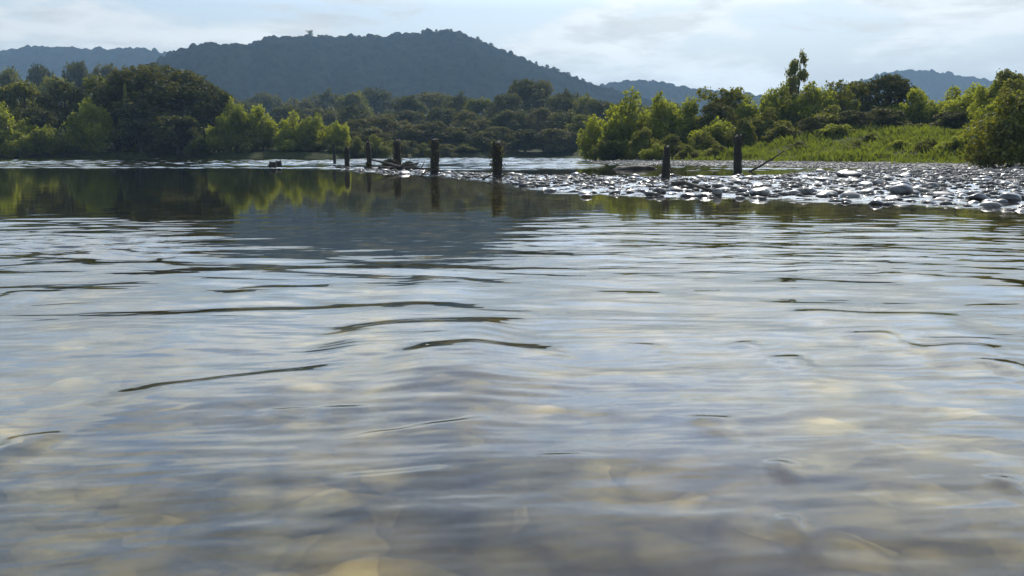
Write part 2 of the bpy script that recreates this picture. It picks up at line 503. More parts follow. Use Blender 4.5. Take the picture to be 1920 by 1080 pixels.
sL = poly_sd(X, Y, LAND); sB = poly_sd(X, Y, BAR)
region = np.clip(np.maximum(smooth(-3, -1, sB), smooth(-3, -1, sL) * (1 - smooth(8, 11, sL))), 0, 1) * (Y < 126)
soil = smooth(-0.06, 0.08, Z) * (1 - region) + smooth(0.42, 0.75, Z) * region
soil = np.maximum(soil, smooth(40, 70, Y) * (1 - region))
me = mesh_from('ground', np.stack([X, Y, Z], -1).reshape(-1, 3), grid_faces(len(rows), len(tanc)), M_GROUND)
me.attributes.new('soil', 'FLOAT', 'POINT').data.foreach_set('value', soil.ravel().astype(np.float32))
tag(link('ground', me), 'river bed and banks of cobbles, gravel and grassy soil', 'ground', kind='structure')

# ------------------------------------------------------------------ water with real ripples
def seg(a, b, s): return np.arange(a, b, s)
wy = np.concatenate([seg(-10, 1.8, 0.15), seg(1.8, 7, 0.013), seg(7, 20, 0.032), seg(20, 74, 0.13), seg(74, 100, 0.3), seg(100, 172, 0.22), seg(172, 232, 0.4), np.array([233., 240])])
NC = 400
tw = np.linspace(-1, 1, NC)
wt = 0.70 * tw + 0.45 * tw ** 5
WX = (wy[:, None] + 8 + 3 * (wy[:, None] < -4) ) * wt[None, :]
WY = np.repeat(wy[:, None], NC, 1)
dy = np.gradient(wy)[:, None]
H = np.zeros_like(WX)
gust = fbm(WX * 0.10, WY * 0.22, 41, 3)
gust2 = fbm(WX * 0.5, WY * 0.9, 47, 3)
left = 1 - smooth(0.02, 0.12, WX / np.maximum(WY, 1))
far = smooth(60, 82, WY + 34 * (gust - 0.5))
qx = WX / np.maximum(WY, 1)
centre = smooth(-0.42, -0.30, qx) * (1 - smooth(-0.02, 0.06, qx))
right_ = smooth(0.06, 0.2, qx)
rough_band = (1 - 0.7 * right_ * smooth(9.5, 12.5, WY)) * smooth(8.5, 11.5, WY) * (1 - smooth(12.5, 22, WY + 12 * (gust - 0.5) + 3.0 * centre)) * (1 - 0.93 * centre * smooth(9.8, 11.5, WY))
# slope strength (rms, radians) of the ripples, place by place
def slopes(kind):
    if kind == 'short':
        s = 0.006 + 0.030 * rough_band * (0.4 + 1.2 * gust2) + 0.004 * smooth(0.5, 0.7, gust2)
    else:
        s = 0.010 + 0.022 * rough_band
    s = s * np.where(WY > 20, 0.35, 1.0) * 1.0
    return s
calm = smooth(15, 20, WY) * (1 - far)
S_short = (0.010 + 0.003 * (1 - smooth(5, 9, WY)) + 0.040 * rough_band * smooth(0.35, 0.65, gust2)) * (1 - 0.85 * calm) * (1 - 0.7 * centre * smooth(9.8, 11.5, WY)) + 0.065 * far
S_long = (0.0115 * (1 - 0.6 * centre * smooth(9.8, 11.5, WY)) + 0.016 * rough_band) * (1 - 0.9 * calm) + 0.05 * far
barsd = poly_sd(WX, WY, BAR)
inbar = smooth(-1.0, 1.2, barsd + 2.0 * (gust2 - 0.5)) * (1 - far * 0.3)
S_short = S_short + 0.19 * inbar
S_long = S_long + 0.05 * inbar
r2 = np.random.default_rng(11)
def add_waves(lams, S, n, spread, mask=1.0):
    global H
    for lam in lams:
        for _ in range(n):
            L = lam * r2.uniform(0.8, 1.25)
            a = r2.normal(0, spread) - 0.04
            k = 2 * math.pi / L
            kx, ky = k * math.sin(a), k * math.cos(a)
            ph = r2.uniform(0, 6.28)
            res = smooth(2.2, 4.0, L / dy)
            warp = 4.5 * vnoise(WX * 0.35 / max(L, .3), WY * 0.7 / max(L, .3), int(r2.integers(1e6)))
            env = np.clip(vnoise(WX * 0.22 / L + 9, WY * 0.55 / L, int(r2.integers(1e6))) * 2.2 - 0.45, 0, 1.6)
            H = H + S * env * res * mask / k * np.sin(kx * WX + ky * WY + ph + warp) * 1.3 / math.sqrt(n)
nearm = 1 - smooth(26, 34, WY)
add_waves([0.075, 0.12, 0.2, 0.33], S_short, 4, 0.3, 1 - smooth(12, 20, WY))
add_waves([0.5, 0.8], S_short, 6, 0.45)
add_waves([0.7, 1.4], S_long, 5, 0.25)
add_waves([1.3, 2.2], S_short, 3, 0.5, far)

# single ripples: crest line (pixel path in the photo turned into points on the river), steep far side, long near side
CRESTS = [
 ([(120, 524), (420, 512), (700, 506), (860, 500), (990, 497)], 11), ([(0, 606), (300, 594), (600, 588), (780, 574), (1020, 580)], 11),
 ([(580, 638), (760, 628), (1000, 622)], 10), ([(690, 693), (880, 679), (1090, 660)], 8), ([(180, 740), (400, 721), (630, 703)], 10),
 ([(620, 828), (780, 811), (940, 796)], 6), ([(600, 900), (740, 890), (880, 879)], 15), ([(495, 771), (580, 768)], 5), ([(600, 771), (690, 768)], 5),
 ([(995, 862), (1110, 855)], 5), ([(0, 827), (140, 812)], 6), ([(1450, 584), (1650, 588), (1830, 592)], 6), ([(1620, 510), (1760, 522), (1930, 526)], 5),
 ([(1700, 657), (1910, 664)], 5), ([(1365, 646), (1420, 643)], 5), ([(1440, 673), (1510, 669)], 5), ([(1580, 629), (1680, 627)], 4), ([(1290, 784), (1375, 787)], 5),
 ([(420, 546), (560, 548), (640, 543)], 5), ([(1720, 640), (1900, 641)], 3), ([(1180, 650), (1250, 653)], 4),
 ([(0, 490), (240, 490), (380, 488)], 5), ([(180, 462), (300, 461)], 5), ([(1850, 895), (1900, 897)], 5), ([(1460, 978), (1500, 979)], 5), ([(760, 526), (900, 534)], 5),
 ([(1840, 688), (1930, 690)], 5), ([(1440, 866), (1480, 868)], 4), ([(0, 552), (100, 555)], 3), ([(1740, 683), (1800, 685)], 3), ([(1000, 470), (1230, 466), (1500, 472), (1750, 470), (1930, 473)], 5),
]
for pts, th in CRESTS:
    w = np.array([on_water(*p) for p in pts])
    yc0 = w[:, 1].mean()
    pxs = yc0 * yc0 / (CAMZ * F)
    wd = max(th * pxs * (1.5 if th < 8 else 1.8), 0.04)
    lo, hi = w[:, 0].min(), w[:, 0].max()
    r0 = np.searchsorted(wy, w[:, 1].min() - 12 * wd - 0.3); r1 = np.searchsorted(wy, w[:, 1].max() + 4 * wd + 0.3)
    x = WX[r0:r1]; y = WY[r0:r1]
    if len(w) > 2:
        o_ = np.argsort(w[:, 0]); yc = np.interp(x, w[o_, 0], w[o_, 1])
        # soften the corners of the crest line
        for s_ in (-1, 1): yc = yc + 0.0
        yc = (np.interp(x - (hi - lo) * .06, w[o_, 0], w[o_, 1]) + yc * 1 + np.interp(x + (hi - lo) * .06, w[o_, 0], w[o_, 1])) / 3
    else:
        yc = np.interp(x, w[:, 0], w[:, 1])
    yc = yc + wd * 1.3 * (vnoise(x / wd / 7, x * 0 + th, 77) - 0.5) + wd * 0.5 * (vnoise(x / wd / 2.0, x * 0 + th, 78) - 0.5)
    wl = wd * (0.35 + 1.3 * vnoise(x / wd / 9, x * 0 + 2 * th, 61))
    s = (y - yc) / wl
    tp = smooth(lo, lo + 0.3 * (hi - lo), x) * (1 - smooth(hi - 0.3 * (hi - lo), hi, x))
    tp = tp * (0.55 + 0.8 * vnoise(x / wd / 5, x * 0 + 3 * th, 5))
    dep = math.atan2(CAMZ, yc0)
    sl = (dep - R(2.0)) / 2 + 0.012          # slope that mirrors the far bank
    A = sl * wd * 1.15
    prof = np.where(s < 0, np.exp(-(s / 4.0) ** 2), np.clip(1 - smooth(0, 1.25, s), 0, 1))
    H[r0:r1] += A * (wl / wd) * tp * prof
ripple = 0.030 * (1 - smooth(5, 14, WY)) + 0.022 + 0.03 * rough_band + 0.13 * far + 0.12 * inbar
ripple = ripple * (1 - 0.45 * calm * (1 - inbar))
wv = np.stack([WX, WY, H], -1).reshape(-1, 3)
nv = len(wv)
wf = grid_faces(len(wy), NC)
# skirt and floor, so that the water is a closed body
idx = np.arange(nv).reshape(len(wy), NC)
loop = np.concatenate([idx[0, :], idx[1:, -1], idx[-1, -2::-1], idx[-2:0:-1, 0]])
low = wv[loop].copy(); low[:, 2] = -5.0
nl = len(loop)
li = np.arange(nl)
sk = np.stack([loop, nv + li, nv + (li + 1) % nl, loop[(li + 1) % nl]], 1)
cen = nv + nl
fl_ = np.stack([nv + li, np.full(nl, cen), np.full(nl, cen), nv + (li + 1) % nl], 1)
allv = np.concatenate([wv, low, [[0, 60, -5.0]]])
me = mesh_from('river', allv, np.concatenate([wf, sk]), M_WATER)
# floor as triangles
import bmesh
bm = bmesh.new(); bm.from_mesh(me); bm.verts.ensure_lookup_table()
c_ = bm.verts[cen]
for i in range(nl):
    bm.faces.new((bm.verts[nv + (i + 1) % nl], bm.verts[nv + i], c_))
bm.to_mesh(me); bm.free()
at_ = me.attributes.new('ripple', 'FLOAT', 'POINT')
at_.data.foreach_set('value', np.concatenate([ripple.ravel(), np.zeros(nl + 1)]).astype(np.float32))
tag(link('river_water', me), 'calm shallow river mirroring the sky, hill and trees', 'water', kind='structure')

# ------------------------------------------------------------------ hills
def hill(name, prof, Y0, W, cell, ch, seed, label, step):
    P = np.array([at_depth(px, py, Y0) for px, py in prof])
    xs = np.arange(P[0, 0] - 60, P[-1, 0] + 60, step)
    ys = np.concatenate([np.arange(Y0 - W, Y0 + 60, step), np.arange(Y0 + 60, Y0 + 400, step * 4)])
    Xg, Yg = np.meshgrid(xs, ys)
    Hh = np.interp(xs, P[:, 0], P[:, 2], left=P[0, 2] * .9, right=P[-1, 2] * .9)
    k = int(20 / step) * 2 + 1
    Hs = np.convolve(np.pad(Hh, k, mode='edge'), np.ones(k) / k, 'same')[k:-k]
    # sight lines fan out, so the ridge is drawn on radial lines
    t = np.clip((Yg - (Y0 - W)) / W, 0, 1)
    back = np.clip((Yg - Y0) / 400, 0, 1)
    spur = ((fbm(Xg * 0.006, Yg * 0.0025, seed) - 0.5) * 80 + (np.abs(vnoise(Xg * 0.018 + Yg * .004, Yg * 0.004, seed + 2) - .5) - .25) * 50) * np.sin(np.pi * t)
    Zg = (Hs[None, :] - ch * 0.55) * (smooth(0, 1, t) * 0.5 + 0.5 * t) * (1 - 0.6 * back ** 1.5) + spur - 2
    hillo = link(name, mesh_from(name, np.stack([Xg[::4, ::4], Yg[::4, ::4], Zg[::4, ::4] - 4], -1).reshape(-1, 3), grid_faces(*Xg[::4, ::4].shape), M_HILL))
    tag(hillo, label, 'hill', kind='structure')
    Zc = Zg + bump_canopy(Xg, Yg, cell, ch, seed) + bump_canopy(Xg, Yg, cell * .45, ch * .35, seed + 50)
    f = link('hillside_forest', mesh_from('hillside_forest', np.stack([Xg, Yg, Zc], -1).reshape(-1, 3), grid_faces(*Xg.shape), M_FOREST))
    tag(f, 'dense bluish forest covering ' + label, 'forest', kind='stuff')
    return P
P_MAIN = [(230, 190), (300, 125), (340, 110), (380, 101), (430, 90), (480, 81), (560, 72), (640, 68), (700, 70), (760, 66), (820, 58), (868, 61), (895, 74), (930, 90), (970, 107), (1010, 123), (1050, 134), (1085, 150), (1115, 160), (1160, 172), (1230, 192), (1300, 212)]
hill('hill', P_MAIN, 1400, 520, 10, 7, 100, 'the broad dark hill behind the river', 2.8)
hill('hill', [(-120, 110), (0, 97), (50, 91), (90, 86), (130, 88), (160, 92), (200, 94), (250, 90), (285, 94), (330, 108), (400, 130), (470, 150)], 2100, 500, 14, 10, 200, 'the pale low hill at the far left', 4.5)
hill('hill', [(1060, 175), (1120, 163), (1160, 154), (1200, 150), (1250, 157), (1300, 166), (1360, 172), (1420, 178), (1500, 190)], 2000, 400, 14, 9, 300, 'the low distant ridge right of the broad hill', 4.5)
hill('hill', [(1560, 165), (1620, 150), (1660, 138), (1690, 132), (1730, 131), (1780, 138), (1830, 148), (1880, 158), (1960, 165), (2060, 175)], 2400, 400, 15, 9, 400, 'the pale distant hill above the right bank', 5)

# ------------------------------------------------------------------ trees
def tubes(paths, sides=7):
    """paths: list of (points, radii); one mesh"""
    V, Fc = [], []
    for pts, rad in paths:
        pts = [Vector(p) for p in pts]
        b = len(V)
        for i, p in enumerate(pts):
            d = (pts[min(i + 1, len(pts) - 1)] - pts[max(i - 1, 0)]).normalized()
            a = d.orthogonal().normalized() if abs(d.z) < 0.99 else Vector((1, 0, 0))
            a = (Vector((1, 0, 0)) - d * d.x).normalized() if abs(d.x) < 0.9 else Vector((0, 1, 0))
            c = d.cross(a)
            for k in range(sides):
                th = 2 * math.pi * k / sides
                q = p + (a * math.cos(th) + c * math.sin(th)) * rad[i] * (1 + 0.12 * math.sin(k * 2.3 + i))
                V.append(q[:])
        for i in range(len(pts) - 1):
            for k in range(sides):
                a0 = b + i * sides + k; a1 = b + i * sides + (k + 1) % sides
                Fc.append((a0, a1, a1 + sides, a0 + sides))
        V.append(pts[-1][:]); top = len(V) - 1
        for k in range(0, sides):
            e0 = b + (len(pts) - 1) * sides + k; e1 = b + (len(pts) - 1) * sides + (k + 1) % sides
            Fc.append((e0, e1, top, top))
    return V, Fc
def poly_mesh(name, V, Fc, mat, smooth_=True):
    me = bpy.data.meshes.new(name)
    me.from_pydata(V, [], [tuple(dict.fromkeys(f)) for f in Fc])
    if smooth_: me.polygons.foreach_set('use_smooth', [True] * len(me.polygons))
    me.materials.append(mat); me.update()
    return me

def crown_mesh(name, lobes, n, leaf, mat, seed, up=0.0, wisp=0.0, aspect=1.9):
    """lobes: (x,y,z,rx,ry,rz) in unit tree space (height 1, width 1); leaves scattered in each lobe's outer volume"""
    g = np.random.default_rng(seed)
    L = np.array(lobes, float)
    area = (L[:, 3] * L[:, 5]) ** 1.0
    pick = g.choice(len(L), n, p=area / area.sum())
    d = g.normal(size=(n, 3)); d /= np.linalg.norm(d, axis=1)[:, None]
    r = 1 - np.abs(g.normal(0, 0.22, n)); r = np.clip(r, 0.1, 1)
    # ragged surface: every direction of a lobe has its own reach, so gaps and tufts appear
    q = (np.round(d * 2.6) * [7.1, 13.7, 3.3]).sum(1) + pick * 1.7
    reach = 0.74 + 0.42 * (np.modf(np.abs(np.sin(q) * 437.5))[0])
    C = L[pick, :3] + d * L[pick, 3:] * (r * reach)[:, None]
    # twig tufts: leaves drawn to local clump centres
    m = n // 14
    cen = C[g.integers(0, n, m)]
    own = g.integers(0, m, n)
    tuft = g.random(n) < 0.55
    C = np.where(tuft[:, None], cen[own] + g.normal(0, 0.016, (n, 3)) * [1, 1, 1.0 + wisp * 2], C)
    C[:, 2] = np.maximum(C[:, 2], 0.0 + 0.02 * g.random(n))
    # leaf-spray quads
    nrm = d * 0.6 + g.normal(0, 0.7, (n, 3)); nrm[:, 2] += up
    nrm /= np.linalg.norm(nrm, axis=1)[:, None]
    t = np.cross(nrm, g.normal(size=(n, 3))); t[:, 2] += wisp * np.sign(t[:, 2])
    t /= np.linalg.norm(t, axis=1)[:, None]
    b = np.cross(nrm, t); b /= np.linalg.norm(b, axis=1)[:, None]
    s = leaf * g.uniform(0.55, 1.35, n)[:, None]
    p0 = C - t * s * aspect * 0.5
    p1 = C + b * s * 0.5 + t * s * g.uniform(-.2, .3, (n, 1))
    p2 = C + t * s * aspect * 0.5
    p3 = C - b * s * 0.5 + nrm * s * 0.25
    V = np.stack([p0, p1, p2, p3], 1).reshape(-1, 3)
    f = np.arange(4 * n).reshape(-1, 4)
    return mesh_from(name, V, f, mat, False)

def rnd_lobes(g, kind):
    L = []
    if kind == 'willow':          # loose bush to the ground with upright plumes
        for _ in range(12):
            a, r = g.uniform(0, 6.28), 0.27 * math.sqrt(g.random())
            L.append((r * math.cos(a), r * math.sin(a), g.uniform(0.16, 0.5), g.uniform(.13, .22), g.uniform(.13, .22), g.uniform(.14, .24)))
        for _ in range(7):
            a, r = g.uniform(0, 6.28), 0.25 * math.sqrt(g.random())
            h = g.uniform(0.55, 0.86) - r * 0.6
            L.append((r * math.cos(a), r * math.sin(a), h, g.uniform(.07, .12), g.uniform(.07, .12), g.uniform(.14, .2)))
        L.append((g.uniform(-.1, .1), 0, 0.8, .1, .1, .19))
    elif kind == 'dome':          # broad dark crown down to the ground
        for _ in range(30):
            a, e = g.uniform(0, 6.28), g.uniform(0.0, 1.45)
            rr = 0.33 * math.cos(e) ** 0.7
            L.append((rr * math.cos(a), rr * math.sin(a), 0.34 + 0.50 * math.sin(e) * g.uniform(.85, 1), g.uniform(.09, .17), g.uniform(.09, .17), g.uniform(.08, .13)))
        for _ in range(16):
            a = g.uniform(0, 6.28)
            L.append((.3 * math.cos(a), .3 * math.sin(a), g.uniform(.08, .42), .15, .15, .16))
        for _ in range(8):
            a = g.uniform(0, 6.28)
            L.append((.12 * math.cos(a), .12 * math.sin(a), g.uniform(.3, .7), .18, .18, .18))
    elif kind == 'round':         # ordinary tree, trunk showing a little
        for _ in range(16):
            a, e = g.uniform(0, 6.28), g.uniform(-0.5, 1.4)
            rr = 0.30 * math.cos(e)
            L.append((rr * math.cos(a), rr * math.sin(a), 0.54 + 0.30 * math.sin(e), g.uniform(.10, .18), g.uniform(.10, .18), g.uniform(.09, .16)))
        for _ in range(5):
            a = g.uniform(0, 6.28)
            L.append((.24 * math.cos(a), .24 * math.sin(a), g.uniform(.10, .4), .16, .16, .15))
        L.append((0, 0, .45, .2, .2, .2))
    elif kind == 'open':          # spreading branches with separate tufts
        for _ in range(15):
            a, r = g.uniform(0, 6.28), g.uniform(0.05, 0.40)
            L.append((r * math.cos(a), r * math.sin(a), g.uniform(0.45, 0.93) - r * .3, g.uniform(.07, .13), g.uniform(.07, .13), g.uniform(.05, .09)))
        for _ in range(8):
            a, r = g.uniform(0, 6.28), g.uniform(0.0, 0.22)
            L.append((r * math.cos(a), r * math.sin(a), g.uniform(0.15, 0.72), .17, .17, .14))
    elif kind == 'spire':         # tall tapering tree
        for k in range(16):
            z = 0.25 + 0.72 * k / 15
            r = 0.30 * (1 - (k / 15)) ** 0.7 + 0.05
            a = g.uniform(0, 6.28)
            L.append((r * .75 * math.cos(a), r * .75 * math.sin(a), z, r * g.uniform(.45, .8), r * g.uniform(.45, .8), .06))
    return L
def limb_mesh(name, lobes, seed, tr=0.022):
    g = random.Random(seed)
    paths = []
    top = max(l[2] for l in lobes)
    lean = g.uniform(-.04, .04)
    trunk = [(0, 0, -0.03), (lean * .3, 0, top * .3), (lean, 0.01, top * .6), (lean * 1.2, 0, top * .95)]
    paths.append((trunk, [tr * 1.3, tr, tr * .7, tr * .25]))
    for l in g.sample(lobes, min(9, len(lobes))):
        z0 = min(l[2] * g.uniform(.35, .6), top * .7)
        st = (lean * z0, 0, z0)
        mid = (l[0] * .5, l[1] * .5, z0 + (l[2] - z0) * .65)
        paths.append(([st, mid, (l[0], l[1], l[2]), (l[0] * 1.15, l[1] * 1.15, l[2] + l[5] * .7)], [tr * .5, tr * .38, tr * .2, tr * .06]))
    V, Fc = tubes(paths, 6)
    return poly_mesh(name, V, Fc, M_BARK)

PROTO = {}
def make_protos():
    spec = {  # kind: (variants, leaves, leaf size, material, up, wisp)
        'willow': ('willow', 4, 11000, 0.024, M_WILLOW, .2, .5),
        'willow_mid': ('willow', 3, 11000, 0.024, M_MID, .2, .4),
        'dome': ('dome', 2, 32000, 0.0165, M_DARK, .3, 0),
        'round_dark': ('round', 3, 8000, 0.024, M_DARK, .2, 0),
        'round_mid': ('round', 3, 8000, 0.024, M_MID, .2, 0),
        'round_olive': ('round', 3, 7000, 0.025, M_OLIVE, .2, 0),
        'open': ('open', 2, 7000, 0.022, M_MID, .2, 0),
        'spire': ('spire', 1, 5000, 0.022, M_MID, .2, .3),
    }
    s = 500
    for k, (shape, nv_, n, leaf, mat, up, wisp) in spec.items():
        PROTO[k] = []
        for v_ in range(nv_):
            s += 1
            g = np.random.default_rng(s)
            L = [tuple(map(float, l)) for l in rnd_lobes(g, shape)]
            PROTO[k].append((crown_mesh('crown', L, n, leaf, mat, s, up, wisp), limb_mesh('trunk', L, s)))
make_protos()
rt = random.Random(5)
NAMES = {'willow': 'willow_bush', 'willow_mid': 'willow_bush', 'dome': 'broadleaf_tree', 'round_dark': 'broadleaf_tree', 'round_mid': 'broadleaf_tree', 'round_olive': 'broadleaf_tree', 'open': 'broadleaf_tree', 'spire': 'tall_tree'}
CATS = {'willow': 'bush', 'willow_mid': 'bush'}
count = {}
def tree(kind, px, top, wpx, Yd, label, group=None, v=None, base=None):
    x, y, zt = at_depth(px, top, Yd)
    g0 = float(ground(np.array([x]), np.array([Yd]))[0])
    if base is not None: g0 = at_depth(px, base, Yd)[2]
    g0 = max(g0, -0.3)
    Hm = (zt - g0) * 1.03
    Wm = wpx / F * Yd * 1.08
    pr = PROTO[kind]
    i = count.get(kind, 0); count[kind] = i + 1
    cm, tm = pr[(i if v is None else v) % len(pr)]
    e = bpy.data.objects.new(NAMES[kind], None)
    COL.objects.link(e)
    e.empty_display_size = 0.5
    e.location = (x, y, g0)
    e.rotation_euler = (0, 0, rt.uniform(0, 6.28))
    e.scale = (Wm, Wm, Hm)
    tag(e, label, CATS.get(kind, 'tree'), group)
    link('crown', cm, e); link('trunk', tm, e)
    return e

GL = 'trees and bushes along the far left bank'
GH = 'hazy forest trees at the head of the river'
GR = 'trees and bushes on the right bank'
T = [
 # left bank, front
 ('willow', 8, 192, 120, 174, 'yellow-green bush cut by the left edge of the picture', GL),
 ('willow', 84, 236, 90, 171, 'low yellow-green bush at the waterline between two taller willows', GL),
 ('willow', 162, 187, 116, 172, 'bright rounded willow just left of the big dark domed tree', GL),
 ('willow', 30, 246, 70, 170.5, 'small pale bush at the water beside the left picture edge', GL),
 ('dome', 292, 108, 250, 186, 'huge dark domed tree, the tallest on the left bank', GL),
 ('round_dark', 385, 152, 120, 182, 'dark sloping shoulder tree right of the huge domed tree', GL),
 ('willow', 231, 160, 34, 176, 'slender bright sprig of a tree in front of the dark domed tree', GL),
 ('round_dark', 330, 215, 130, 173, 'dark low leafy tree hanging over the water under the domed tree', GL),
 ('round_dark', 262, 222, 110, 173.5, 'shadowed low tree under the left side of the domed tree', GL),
 ('willow_mid', 372, 246, 66, 170.5, 'short green bush at the water right of the shadowed hollow', GL),
 ('willow', 438, 188, 92, 174, 'bright willow next to the right side of the domed tree', GL),
 ('willow', 408, 232, 70, 171.5, 'low bright bush at the foot of the willow beside the domed tree', GL),
 ('willow', 490, 197, 92, 175, 'second tall bright willow in the row right of the domed tree', GL),
 ('willow', 548, 209, 84, 174, 'middle bright willow of the row behind the stumps', GL),
 ('willow', 590, 214, 76, 174, 'slightly shorter bright willow toward the right of the row', GL),
 ('willow', 634, 228, 64, 175, 'last bright willow at the right end of the row', GL),
 ('willow_mid', 462, 242, 70, 170.5, 'green bush at the waterline under the second tall willow', GL),
 ('willow', 532, 252, 70, 171, 'low bright bush at the waterline above the two stumps', GL),
 ('willow_mid', 588, 254, 62, 171, 'low green bush at the waterline left of the first thin post', GL),
 ('willow_mid', 640, 262, 60, 172, 'small dull bush behind the two thinnest posts', GL),
 ('willow_mid', 700, 252, 80, 176, 'dull green bush behind the leaning thin post', GL),
 ('willow_mid', 122, 262, 60, 170.5, 'tiny green bush at the water between two willows', GL),
 # left bank, second row
 ('round_mid', 40, 150, 120, 190, 'mid-green tree standing behind the leftmost bushes', GL),
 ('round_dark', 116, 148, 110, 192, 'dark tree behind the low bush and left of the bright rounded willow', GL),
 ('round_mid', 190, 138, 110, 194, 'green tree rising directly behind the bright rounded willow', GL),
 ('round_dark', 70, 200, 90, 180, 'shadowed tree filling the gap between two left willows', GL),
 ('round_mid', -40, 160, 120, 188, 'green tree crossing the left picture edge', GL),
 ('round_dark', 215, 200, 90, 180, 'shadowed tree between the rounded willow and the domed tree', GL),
 ('willow_mid', 668, 256, 60, 174, 'small green bush at the right end of the near left shore', GL),
 ('round_olive', 700, 240, 80, 190, 'olive bush where the left shore turns away upstream', GL),
 ('willow_mid', 730, 262, 60, 205, 'dull bush at the turn of the shore behind the driftwood heap', GL),
 ('round_olive', 762, 262, 60, 196, 'low olive bush on the turning shore behind the driftwood heap', GL),
 ('willow_mid', 795, 268, 60, 208, 'low green bush on the turning shore left of the tall dark post', GL),
 ('round_olive', 836, 270, 60, 218, 'low olive bush on the turning shore right of the tall dark post', GL),
 ('willow_mid', 870, 270, 60, 224, 'last low bush of the turning shore before the open forest edge', GL),
 # olive middle distance
 ('round_olive', 668, 222, 100, 232, 'olive tree just right of the bright willow row', None),
 ('round_olive', 722, 212, 110, 250, 'rounded olive tree above the leaning thin post', None),
 ('round_olive', 776, 232, 90, 231, 'low olive bushy tree above the post with driftwood', None),
 ('round_olive', 812, 226, 90, 233, 'olive tree directly behind the dark post beyond the driftwood', None),
 ('round_olive', 858, 236, 80, 232, 'low brownish tree right of the tall dark post', None),
 ('round_olive', 905, 246, 70, 230, 'small olive tree left of the thick middle post', None),
 ('round_olive', 640, 240, 80, 200, 'low olive tree behind the last bright willow', None),
 ('round_dark', 745, 250, 80, 230, 'dark low tree behind the post with driftwood', None),
]
for a in T: tree(*a)
# hazy forest closing the valley
hz = [(430, 178, 90, 430), (500, 172, 100, 520), (560, 182, 90, 420), (615, 168, 110, 500), (660, 180, 90, 400), (705, 172, 110, 480), (760, 186, 100, 360), (815, 180, 110, 400), (862, 184, 100, 340), (905, 190, 90, 330),
      (950, 182, 90, 310), (985, 156, 110, 330), (1022, 148, 90, 340), (1060, 168, 90, 310), (1095, 178, 80, 300), (1125, 186, 90, 290), (960, 214, 90, 260), (1010, 200, 110, 265), (1060, 208, 100, 255), (1100, 214, 90, 240),
      (930, 236, 80, 240), (985, 242, 80, 230), (1035, 240, 90, 228), (1082, 246, 80, 232), (1120, 235, 80, 235), (690, 262, 60, 228), (735, 268, 60, 228), (790, 262, 70, 229), (835, 266, 60, 228), (880, 264, 70, 229), (930, 262, 60, 228), (970, 266, 70, 229), (1020, 262, 70, 228), (1060, 268, 60, 228), (15, 125, 80, 380), (75, 118, 70, 420), (140, 112, 80, 400), (195, 116, 70, 430), (-30, 130, 90, 400), (100, 140, 90, 330), (830, 208, 90, 280), (770, 214, 90, 290), (880, 214, 90, 270), (1160, 190, 80, 320), (1200, 196, 90, 330),
      (540, 196, 90, 340), (470, 190, 80, 360), (610, 200, 80, 330), (660, 204, 80, 300), (1250, 190, 90, 350)]
for i, (px, top, w, Yd) in enumerate(hz):
    if 640 < px < 1000 and Yd > 250: top -= 9
    k = ['round_dark', 'round_dark', 'round_olive', 'round_dark', 'round_mid'][i % 5]
    tree(k, px, top, w, Yd, 'hazy dark tree among the forest at the foot of the hill', GH)
